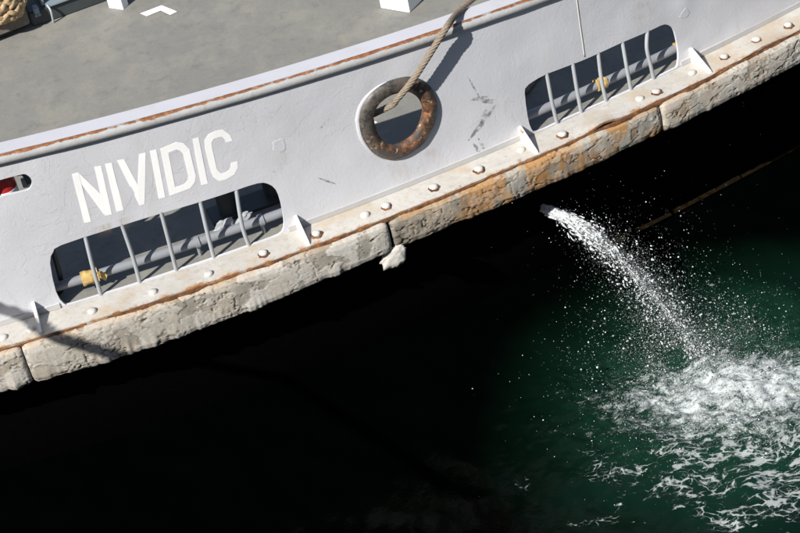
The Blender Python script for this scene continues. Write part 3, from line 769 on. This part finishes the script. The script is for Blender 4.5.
# ---- fender belt: separate weathered lengths, butted end to end
def belt_prof(x):
    dep = -.205 - .06 * float(sstep(-.3, -1.2, x) if False else np.clip((-.1 - x) / 1.1, 0, 1))
    return [(.01, -.020), (.10, -.018), (.165, -.017), (.188, -.020), (.203, -.034), (.209, -.06), (.210, -.11), (.207, dep + .045), (.198, dep + .016), (.180, dep), (.10, dep + .004), (.01, dep + .006)]
def belt(x0, x1, name='fender_length', fine=True, seed=0., mood=None):
    st = .0055 if fine else .1
    xs = np.arange(x0, x1, st); xs = np.append(xs, x1)
    per = []
    for x in xs:
        pr = np.array(belt_prof(x)); d = np.r_[0, np.cumsum(np.hypot(*np.diff(pr, axis=0).T))]
        m = 78 if fine else 14
        # denser samples on the outer face
        q = np.interp(np.linspace(0, 1, m), [0, .10, .90, 1], [0, d[2], d[-3] + .03, d[-1]])
        per.append(np.stack([np.interp(q, d, pr[:, 0]), np.interp(q, d, pr[:, 1]), q], 1))
    per = np.array(per); m = per.shape[1]
    X = np.repeat(xs[:, None], m, 1); Nn, Z, Q = per[..., 0], per[..., 1], per[..., 2]
    tn = np.gradient(Nn, axis=1); tz = np.gradient(Z, axis=1); L = np.hypot(tn, tz) + 1e-9
    on, oz = -tz / L, tn / L                                     # outward normal in the section
    wear = mood(X)                                              # 0 sound paint .. 1 bare and torn
    lump = (fbm(X * 3 + seed, Q * 3 + seed, 3) - .5) * .016 * (.3 + wear)
    c = fbm(X * 9 + seed * 3, Q * 11 + 7, 6, .58); c2 = fbm(X * 34 + seed, Q * 22 + 3, 4)
    thr = .33 + .25 * wear
    plate = sstep(thr, thr + .025, c)
    grain = (fbm(X * 60, Q * 9 + seed, 4) - .5)
    vert = (fbm(X * 26 + 2 * fbm(X * 4, Q * 8, 2), Q * 5 + seed, 4) - .5)
    crack = np.exp(-((fbm(X * 7 + 90, Q * 6 + seed, 4) - .5) / .007) ** 2) + .8 * np.exp(-((fbm(X * 13 + 9, Q * 11 + seed, 3) - .48) / .006) ** 2)
    low = sstep(-.11, -.24, Z)
    disp = lump + .0030 * plate + .009 * vert * (.06 + wear * .8) + .0018 * grain * wear - .009 * np.clip(crack, 0, 1) * (1 - .5 * plate)
    disp = disp + low * (.014 * (fbm(X * 22 + seed, 4.4 + 0 * X, 4) - .5) + .03 * np.clip(fbm(X * 17, 11 + 0 * X, 3) - .62, 0, 1))
    ends = np.minimum(X - x0, x1 - X); disp = disp - .016 * np.exp(-(ends / .010)) - .004
    keep = sstep(.02, .10, Nn); disp = disp * keep; disp = np.where(Z > -.0215, np.minimum(disp, .004), disp)
    Nn2 = Nn + on * disp; Z2 = Z + oz * disp
    nx, ny = nrm(X); V = np.stack([X + Nn2 * nx, P(X) + Nn2 * ny, Z2], -1).reshape(-1, 3)
    n_ = len(xs); idx = np.arange(n_ * m).reshape(n_, m); F = np.stack([idx[:-1, :-1], idx[1:, :-1], idx[1:, 1:], idx[:-1, 1:]], -1).reshape(-1, 4).tolist()
    F.append(idx[0].tolist()); F.append(idx[-1].tolist())
    o = from_py(name, V, F, M_belt, boat, True)
    t1 = sstep(.3, .7, fbm(X * 7 + 21, Q * 6 + seed, 6, .62))[..., None]; t2 = fbm(X * 9 + 50, Q * 3.5 + seed, 5, .6)[..., None]
    pa = np.array([.60, .585, .545]) * (1 - t1) + np.array([.45, .425, .375]) * t1
    rb = sstep(.36, .56, t2) * np.clip(wear * 1.5, 0, 1)[..., None] * tanmap(X)[..., None]
    big = sstep(.42, .60, fbm(X * 4.5 + 70, Q * 5 + seed, 4, .55))
    bl = (1 - .95 * wear * (.35 + .65 * big))[..., None]
    bare = (np.array([.13, .112, .088]) * (1 - t1) + np.array([.34, .29, .22]) * t1) * (1 - bl) + bl * (np.array([.30, .285, .25]) * (1 - t1) + np.array([.44, .41, .36]) * t1)
    bare = bare * (1 - rb) + np.array([.36, .20, .085]) * rb
    pl_ = (plate * (1 - 1.0 * wear * (1 - .35 * tanmap(X))) * (1 - .35 * (wear > .5)))[..., None]
    pa = pa * (1 - .5 * rb) + np.array([.44, .29, .15]) * .5 * rb
    colr = bare * (1 - pl_) + pa * pl_
    flk = (4 * plate * (1 - plate))[..., None]; colr = colr * (1 - .5 * flk)
    colr = colr * (1 - .78 * np.clip(crack, 0, 1)[..., None] * (1 - .4 * plate[..., None])) 
    edge_r = (sstep(-.045, -.022, Z) * sstep(.42, .62, fbm(X * 8 + 5, Q * 3, 4)))[..., None] * (.05 + .75 * wear[..., None])
    colr = colr * (1 - edge_r) + np.array([.42, .24, .10]) * edge_r
    ca_ = o.data.color_attributes.new('Col', 'FLOAT_COLOR', 'POINT')
    ca_.data.foreach_set('color', np.concatenate([np.clip(colr, 0, 1), np.ones(colr.shape[:2] + (1,))], -1).reshape(-1).astype(np.float32))
    return o
j1 = onoff(26, 362, .2)[0]; j2 = onoff(390, 228, .2)[0]; j3 = onoff(662, 115, .2)[0]
x_m = onoff(535, 170, .2)[0]
def tanmap(X): return sstep(x_m - .75, x_m - .1, X) * (1 - .45 * sstep(j3 - .02, j3 + .02, X)) + .10
def mood(X):
    a = .34 + .10 * np.sin(X * 3)
    a = np.where(X > j2, .85 - .20 * sstep(x_m - .2, x_m + .3, X), a)
    return np.where(X > j3, .24 + .1 * np.sin(X * 5), a)
belt(-6, -2.7, fine=False, mood=mood); belt(-2.69, j1 - .003, seed=1.7, mood=mood); belt(j1 + .003, j2 - .008, seed=4.1, mood=mood)
belt(j2 + .006, j3 - .003, seed=9.3, mood=mood); belt(j3 + .004, 3.0, seed=13.9, mood=mood); belt(3.01, 7, fine=False, mood=mood)
# torn strap and the flake of paint hanging at the broken joint
p = pt(393, 257, .175)
V = []; F = []
bm = bmesh.new(); bmesh.ops.create_icosphere(bm, subdivisions=4, radius=1)
for v in bm.verts:
    c = v.co; w = 1 + .55 * (float(fbm(c.x * 1.8 + 5, c.z * 1.8 + c.y, 3)) - .5) + .30 * (float(fbm(c.x * 6 + 5, c.z * 6 + c.y * 3, 3)) - .5)
    q = Vector((c.x * .068 * w, c.y * .022 * w, c.z * .070 * w)); q.x += .35 * q.z; v.co = p + q
fl_ = from_bm('hanging_paint_flake', bm, M_white, boat)

# ---- far side of the boat
sweep_x = [-6, 7]
box('bulwark', (0.5, YF, .38), (13, .014, .78), M_bul, boat, None, 0); box('cap_plate', (0.5, YF - .05, .775), (13, .13, .012), M_cap, boat, None, 0)
box('hull_side', (0.5, YF + .01, -1.0), (13, .02, 2.0), M_black, boat, None, 0)
# overboard outlet
ox = JP0; nx, ny = nrm(JP0.x)
tube('discharge_outlet', [JP0 + Vector((-nx, -ny, 0)) * .10, JP0 + Vector((nx, ny, 0)) * -.012], .045, M_black, boat, 16)

# ================================================================== THINGS ON DECK
# mooring hawser through the chock and up over the rail
x_, z_ = onoff(458, 14, .05)
def over(u, v, n, z): return onz(u, v, z)
xa = onoff(470, 4, .02)[0]; hr = float(Hrail(xa))
rope_pts = [hp(-1.0, -1.2, .03), hp(-.62, -.72, .05), hp(-.34, -.30, .26), pt(384, 109, -.02), pt(397, 99, .045), pt(411, 82.5, .068), pt(423.5, 64, .072), pt(435.5, 45, .072), pt(447.5, 26, .066), onz(459, 11.5, hr + .082), onz(474, -2, hr + .074), onz(489, -10, hr + .078), hp(xa + .20, -.19, hr - .02), hp(xa + .24, -.24, hr - .30), hp(xa + .27, -.28, .16), hp(xa + .36, -.36, .014), hp(xa + .62, -.52, .014), hp(xa + 1.1, -.60, .014)]
rp = twisted('mooring_hawser', catmull(rope_pts, 14), .0172, M_wire, None, 6, .14, .008, .60, 7)
tag(rp, 'tan twisted mooring rope passing through the round chock and over the rail', 'rope')

# timber baulk on low bearers, coil of rope on it, winch skid beside it: upper left
e0 = onz(0, 43, 0); e1_ = onz(33, 30, 0); ax0 = (e1_ - e0).normalized(); ay0 = Vector((-ax0.y, ax0.x, 0)); yaw0 = math.atan2(ax0.y, ax0.x); rot0 = Matrix.Rotation(yaw0, 3, 'Z')
def local(o, name, c, s_, mat, bev=.008): return box(name, c, s_, mat, o, rot0, bev)
def loc(a, b, z): return ax0 * a + ay0 * b + Vector((0, 0, z))
tb = empty('timber_baulk', e1_ - ax0 * .45 + ay0 * .10); tag(tb, 'grey weathered timber baulk lying under the rope coil', 'timber')
local(tb, 'beam', loc(0, 0, .090), (.90, .19, .10), M_wood)
for dx in (-.3, .3): local(tb, 'bearer', loc(dx, .02, .018), (.09, .12, .044), M_dark, .003)
local(tb, 'chock_block', loc(.42, .02, .16), (.045, .06, .045), M_wood, .012); local(tb, 'chock_block', loc(.34, -.03, .155), (.06, .05, .035), M_wood, .012)
cc = onz(-3, 7, .20); coil = []
for lay in range(6):
    zz = .165 + .035 * lay; rr0 = .155 - .016 * abs(lay - 1.5)
    for a in np.linspace(0, 2 * math.pi, 14)[:-1]:
        coil.append(Vector((cc.x, cc.y, zz + .012 * math.sin(2 * a + lay * 1.7))) + ax0 * (rr0 * math.cos(a) * (1 + .1 * math.sin(lay * 2.1))) + ay0 * (rr0 * .8 * math.sin(a)))
cr = twisted('rope_coil', catmull(coil, 6), .034, M_rope, None, 4, .15, .010, .52, 8, True)
tag(cr, 'coil of thick tan braided rope on the timber baulk', 'rope')
w0 = onz(35, 29.5, 0); w1 = onz(110, 2.5, 0); ax0 = (w1 - w0).normalized(); ay0 = Vector((-ax0.y, ax0.x, 0)); rot0 = Matrix.Rotation(math.atan2(ax0.y, ax0.x), 3, 'Z'); wl_ = (w1 - w0).length
wf = empty('winch_frame', w0); tag(wf, 'dark winch frame with blue grey fittings at the end of the timber', 'winch')
local(wf, 'skid_beam', loc(wl_ / 2 + .25, .16, .045), (wl_ + .5, .24, .10), M_dark, .006)
local(wf, 'top_plate', loc(.24, .10, .102), (.26, .16, .012), M_blue, .003)
local(wf, 'side_plate', loc(.10, .16, .18), (.02, .20, .16), M_blue, .003)
local(wf, 'bracket', loc(.045, .035, .105), (.035, .05, .05), M_blue, .006)
for q in ((.035, .03, .075), (.055, .03, .075)): tube('bolt', [loc(q[0], q[1] - .02, q[2]), loc(q[0], q[1] + .02, q[2])], .009, M_blue, wf, 8)
tube('hydraulic_hose', catmull([loc(.12, .03, .11), loc(.125, -.004, .08), loc(.12, .008, .0)], 6), .007, M_bar, wf, 8)
local(wf, 'cleat', loc(.30, .045, .116), (.035, .03, .02), M_let, .003)
tube('drum', [loc(.15, .28, .30), loc(.75, .28, .30)], .11, M_blue, wf, 20)
for dx in (.14, .74): tube('drum_cheek', [loc(dx, .28, .30), loc(dx + .03, .28, .30)], .17, M_dark, wf, 20)
# white post
c0 = onz(123, 9, 0); q1 = Vector((-.80, .60, 0)); q2 = Vector((.60, .80, 0))
ps = empty('white_stanchion', c0 + q1 * .055 + q2 * .03); tag(ps, 'white steel post with a dark shaded side beside the deck chevron', 'post')
rp_ = Matrix.Rotation(math.atan2(q1.y, q1.x), 3, 'Z')
box('post', (0, 0, .447), (.11, .06, .914), M_let, ps, rp_, .003); box('cap', (0, 0, .91), (.14, .09, .014), M_let, ps, rp_, .003)
# white locker
c1 = onz(409.5, 12.3, 0); e1 = Vector((-.77, .638, 0)); e2 = Vector((-e1.y, e1.x, 0))
if e2.y < 0: e2 = -e2
lk = empty('deck_locker', c1 + e1 * .10 + e2 * .20); tag(lk, 'white painted deck locker corner at the top edge beside the rail', 'locker')
rl = Matrix.Rotation(math.atan2(e1.y, e1.x), 3, 'Z')
box('body', (0, 0, .168), (.20, .40, .348), M_let, lk, rl, .004); box('lid', (0, 0, .352), (.23, .43, .018), M_let, lk, rl, .004)
tube('hinge', [e1 * .02 - e2 * .205 + Vector((0, 0, .33)), e1 * .08 - e2 * .205 + Vector((0, 0, .33))], .008, M_bar, lk, 8)

# twin bollard behind the forward port
bb = empty('mooring_bitts', hp(-.86, -.34, 0)); tag(bb, 'pair of dark mooring posts seen through the freeing port under the lettering', 'bollard')
xb, zb = onoff(227, 205, -.34)
bb.location = hp(xb, -.34, 0)
for dx, sc in ((0, 1), (.26, 1.1)):
    off = hp(xb + dx, -.34 - dx * .1, 0) - bb.location
    tube('post', [off + Vector((0, 0, -.012)), off + Vector((0, 0, .20))], .050 * sc, M_dark, bb, 18)
    tube('mushroom_cap', [off + Vector((0, 0, .195)), off + Vector((0, 0, .21)), off + Vector((0, 0, .225))], [.07 * sc, .078 * sc, .06 * sc], M_pipe if dx == 0 else M_dark, bb, 20)
off = hp(xb + .13, -.35, 0) - bb.location
box('base_plate', off + Vector((0, 0, 0)), (.46, .16, .016), M_dark, bb, Matrix.Rotation(R(12), 3, 'Z'), .003)
# pale rag tucked behind the pipe
for k, (us, lab) in enumerate((((216, 222, 229, 237), 'pale crumpled rag tied on the pipe nearer the lettering N'), ((236, 243, 250, 256), 'pale crumpled rag tied on the pipe at the after end of the lettered port'))):
    bm = bmesh.new(); bmesh.ops.create_icosphere(bm, subdivisions=3, radius=1)
    x = pipe_x(sum(us) / 4, 235 - .32 * (sum(us) / 4 - 225))
    for v in bm.verts:
        c = v.co; w = .55 + 1.1 * float(fbm(c.x * 2.6 + k * 7 + c.y, c.z * 2.6 + 3, 3)); v.co = hp(x + c.x * .046 * w, -.10 + c.y * .018 * w, pipe_z(x) + .020 + c.z * .026 * w + c.x * .02)
    rg_ = from_bm('rag', bm, M_rag, None, False)
    tag(rg_, ('pale crumpled rag on the pipe beside the disc-topped post' if k == 0 else 'pale crumpled rag on the pipe at the rightmost bar under the lettering'), 'rag')

# red extinguisher behind the oval hole
xe, ze = onoff(4, 187, -.10)
ex = empty('fire_extinguisher', hp(xe, -.12, 0)); tag(ex, 'red cylinder with white band seen through the small oval hole', 'extinguisher')
h0 = ze - .36
tube('cylinder', [Vector((0, 0, -.002)), Vector((0, 0, .05)), Vector((0, 0, ze + .02)), Vector((0, 0, ze + .06)), Vector((0, 0, ze + .075))], [.055, .06, .06, .045, .02], M_red, ex, 20)
tube('white_band', [Vector((0, 0, ze - .045)), Vector((0, 0, ze - .012))], .0612, M_let, ex, 20)
d_ = (hp(xe + .12, -.10, 0) - hp(xe, -.12, 0))
tube('hose', catmull([Vector((0, 0, ze + .06)), d_ * .6 + Vector((0, 0, ze + .05)), d_ + Vector((0, 0, ze - .03)), d_ * .9 + Vector((0, 0, .1)), d_ * .5 + Vector((0, 0, .004))], 6), .013, M_dark, ex, 8)
box('bracket', d_ * .95 + Vector((0, .03, ze - .03)), (.07, .02, .05), M_rag, ex, None, .003)

# ================================================================== QUAY the picture is taken from (behind and left of the camera) and an unseen line added for its shadow
def stone_mat():
    t = NT('quay_stone'); n = t.noise(3, 6, .65); return t.done(t.ramp(n, [(.3, (.22, .21, .19)), (.7, (.34, .32, .29))]), .9, t.bump(t.noise(20, 5, .6), .5, .02), .2)
qy = box('quay', (0, -14.0, .85), (60, 12.6, 6.9), stone_mat(), None, None, .03); qy['kind'] = 'structure'
sdir = SUN
Bp = hp(onoff(118, 351, .205)[0], .205, -.235) - Vector(sdir) * 3.4
S0 = hp(-3.12, .0, float(Hrail(-3.12)) + .066)
dl = (Bp - S0); tq = (-8.2 - S0.y) / dl.y; Q1 = S0 + dl * tq; Q1.z = 4.62
bo = empty('quay_bollard', (Q1.x, -8.3, 4.3)); tag(bo, 'black iron bollard on the stone quay holding the added line', 'bollard')
tube('post', [Vector((0, 0, -.002)), Vector((0, 0, .06)), Vector((0, 0, .3)), Vector((0, 0, .36))], [.2, .13, .12, .16], M_dark, bo, 18)
tube('cap', [Vector((0, 0, .355)), Vector((0, 0, .40)), Vector((0, 0, .43))], [.19, .18, .1], M_dark, bo, 18)
pts = [hp(-3.12, -.9, .02), hp(-3.12, -.14, float(Hrail(-3.12)) + .07), S0, S0.lerp(Bp, .5), Bp, S0 + dl * (1 + (tq - 1) * .5), Vector((Q1.x + .17, -8.15, 4.55)), Vector((Q1.x + .1, -8.45, 4.55)), Vector((Q1.x - .13, -8.42, 4.55)), Vector((Q1.x - .14, -8.2, 4.55))]
ml = twisted('shadow_casting_line', catmull(pts, 16), .036, M_rope, None, 3, .22, .03, .5, 7)  # out of view, added to lay a soft shadow across flange and belt
tag(ml, 'tan unseen line added to cast a shadow on the belt, from the rail to the quay bollard', 'rope')

# ================================================================== FALLING WATER
def foam_mat(name, col):
    t = NT(name); tr = t.new('ShaderNodeBsdfTransparent'); mx = t.new('ShaderNodeMixShader')
    t.done(col, .35, None, .4)
    t.l.new(t.ramp(t.noise(70, 4, .7), [(.30, .25), (.62, 1)]), mx.inputs[0]); t.l.new(tr.outputs[0], mx.inputs[1]); t.l.new(t.b.outputs[0], mx.inputs[2]); t.l.new(mx.outputs[0], t.out.inputs[0])
    return t.m
M_spray = foam_mat('spray', (0.62, 0.65, 0.66))
T = math.sqrt(2 * (JP0.z - WZ) / 9.81 * 1.0)
vz0 = 0.25
T = (vz0 + math.sqrt(vz0 ** 2 + 2 * 9.81 * (JP0.z - WZ))) / 9.81
vel = Vector(((JLAND.x - JP0.x) / T, (JLAND.y - JP0.y) / T, vz0))
rq = np.random.RandomState(11)
oct_v = np.array([(1, 0, 0), (-1, 0, 0), (0, 1, 0), (0, -1, 0), (0, 0, 1), (0, 0, -1)], float)
oct_f = np.array([(0, 2, 4), (2, 1, 4), (1, 3, 4), (3, 0, 4), (2, 0, 5), (1, 2, 5), (3, 1, 5), (0, 3, 5)])
bm = bmesh.new(); bmesh.ops.create_icosphere(bm, subdivisions=1, radius=1); bm.verts.ensure_lookup_table()
ico_v = np.array([v.co[:] for v in bm.verts]); ico_f = np.array([[v.index for v in f.verts] for f in bm.faces]); bm.free()
def blobs(name, C, Rr, D=None, E=None, label='', cat='', tiny=False):
    """many small drops in one mesh; D elongation directions, E stretch factors"""
    n = len(C); base = oct_v if tiny else ico_v; fac = oct_f if tiny else ico_f; k = len(base)
    V = base[None] * np.asarray(Rr)[:, None, None] * (1 + .25 * (rq.rand(n, k, 1) - .5))
    if D is not None:
        D = D / (np.linalg.norm(D, axis=1, keepdims=True) + 1e-9); s = (V * D[:, None]).sum(-1, keepdims=True); V = V + D[:, None] * s * (np.asarray(E)[:, None, None] - 1)
    V = (V + np.asarray(C)[:, None]).reshape(-1, 3); F = (fac[None] + (np.arange(n) * k)[:, None, None]).reshape(-1, 3)
    me = bpy.data.meshes.new(name); me.vertices.add(len(V)); me.vertices.foreach_set('co', V.ravel()); me.loops.add(F.size); me.loops.foreach_set('vertex_index', F.ravel().astype(np.int32))
    me.polygons.add(len(F)); me.polygons.foreach_set('loop_start', np.arange(0, F.size, 3)); me.update(calc_edges=True); me.shade_smooth(); me.materials.append(M_spray)
    o = link(bpy.data.objects.new(name, me)); o['kind'] = 'stuff'; tag(o, label, cat); return o
g_ = np.array([0, 0, -9.81]); v0 = np.array(vel); p0 = np.array(JP0)
def traj(t, dv): return p0 + (v0 + dv) * t[:, None] + .5 * g_ * (t ** 2)[:, None]
def vdir(t, dv): return v0 + dv + g_ * t[:, None]
# streaming body of the jet: strings and torn sheets fused into one surface, coming apart as they fall
Cs, Rs, Ds, Es = [], [], [], []
def wander(t, k):                                            # slow side-to-side swing shared by neighbouring strings
    return np.column_stack([vnoise(t * 26 + k, 3 + 0 * t), vnoise(t * 26 + k, 9 + 0 * t), vnoise(t * 26 + k, 15 + 0 * t)]) - .5
for c_ in range(80):
    f0 = rq.beta(.8, 1.8); cdv = rq.normal(0, 1, 3) * np.array([.14, .20, .14]) * (.35 + 1.3 * f0); coff = rq.normal(0, .010, 3); ck = rq.uniform(0, 200)
    for s_ in range(int(15 * (1.12 - f0) ** 1.3) + 2 + int(12 * f0)):
        f1 = np.clip(f0 + rq.normal(0, .05), 0, 1); t0 = f1 * T * .97; ln = rq.uniform(.006, .034) * max(.12, 1 - 1.9 * f1); k = int(ln * 900) + 3
        t = t0 + np.linspace(0, ln, k); dvk = cdv + rq.normal(0, .06, 3) * (1 + f0) + wander(t, ck + s_ * .25) * .9 * (.3 + f1)
        taper = np.sin(np.linspace(.15, 2.9, k)) ** .7
        Cs.append(traj(t, dvk) + coff + rq.normal(0, .005, 3) + rq.normal(0, .004, (k, 3)) * f1); Rs.append((.0014 + rq.gamma(1.4, .0008) + .003 * (1 - f1) ** 2 * rq.rand()) * taper * rq.uniform(1 - .75 * min(1, 1.5 * f1), 1 + .5 * min(1, 1.5 * f1), k)); Ds.append(vdir(t, dvk)); Es.append(rq.uniform(1.2, 2.2, k))
k = 900; t = rq.beta(.8, 3.0, k) * T * .34; dv = rq.normal(0, 1, (k, 3)) * np.array([.10, .14, .10])
Cs.append(traj(t, dv) + rq.normal(0, .009, (k, 3))); Rs.append(rq.uniform(.0025, .007, k)); Ds.append(vdir(t, dv)); Es.append(rq.uniform(1, 2, k))
jet = blobs('water_jet', np.concatenate(Cs), np.concatenate(Rs), np.concatenate(Ds), np.concatenate(Es), 'white jet of water falling from the dark hull side to the sea', 'water jet')
rm = jet.modifiers.new('fuse', 'REMESH'); rm.mode = 'VOXEL'; rm.voxel_size = .0022; rm.use_smooth_shade = True
dg = bpy.context.evaluated_depsgraph_get(); dg.update()
jm = bpy.data.meshes.new_from_object(jet.evaluated_get(dg)); jet.modifiers.clear(); oj = jet.data; jet.data = jm; bpy.data.meshes.remove(oj); jm.name = 'water_jet'
if not jm.materials: jm.materials.append(M_spray)
print('JET', len(jm.polygons))
# loose drops round the jet
k = 6500; t = rq.beta(1.9, 1.15, k) * T * 1.02; dv = rq.normal(0, 1, (k, 3)) * np.array([.34, .36, .34]) * rq.gamma(1.2, .7, (k, 1))
C = traj(t, dv); ok = C[:, 2] > WZ + .005
C2 = [C[ok]]; R2 = [rq.gamma(.9, .0011, ok.sum()) + .0005]
# splash thrown up from the boil, spreading downstream
k = 17000; a = rq.normal(0, 1, (k, 2)); base = np.array(JLAND)[None, :2] + (SPL - np.array(JLAND))[None, :2] * rq.uniform(-1.1, 1.8, (k, 1)) + a * np.array([.32, .22])
zz = np.abs(rq.normal(0, .085, k)) * np.exp(-(a ** 2).sum(1) * .22)
cl_ = fbm(base[:, 0] * 9, base[:, 1] * 9, 3) > rq.normal(.50, .10, k)
C2.append(np.column_stack([base, WZ + .006 + zz])[cl_]); R2.append((rq.gamma(.8, .0009, k) + .00035)[cl_])
blobs('spray_drops', np.concatenate(C2), np.concatenate(R2), None, None, 'fine white spray drops thrown up around the splash on green water', 'spray')
# mist: drops too fine to see singly, thickening the falling stream and hanging over the boil
k = 30000; f1 = rq.beta(1.25, 1.05, k); dv = rq.normal(0, 1, (k, 3)) * np.array([.19, .26, .19]) * (.35 + 1.7 * f1)[:, None] * rq.gamma(2.5, .45, (k, 1))
C = traj(f1 * T * 1.0, dv) + rq.normal(0, .012, (k, 3)); keep = (vnoise(C[:, 0] * 30 + C[:, 1] * 11, C[:, 2] * 30) > rq.normal(.42, .16, k)) & (C[:, 2] > WZ + .004)
k2 = 26000; a = rq.normal(0, 1, (k2, 2)); base = np.array(JLAND)[None, :2] + (SPL - np.array(JLAND))[None, :2] * rq.uniform(-.7, 1.9, (k2, 1)) + a * np.array([.24, .17])
B = np.column_stack([base, WZ + .006 + np.abs(rq.normal(0, .07, k2)) * np.exp(-(a ** 2).sum(1) * .2)]); B = B[vnoise(B[:, 0] * 12, B[:, 1] * 12 + B[:, 2] * 9) > rq.normal(.45, .15, k2)]
MC = np.concatenate([C[keep], B])
blobs('spray_mist', MC, rq.uniform(.0005, .0012, len(MC)), None, None, 'thin white mist of fine drops around the falling jet', 'spray', True)
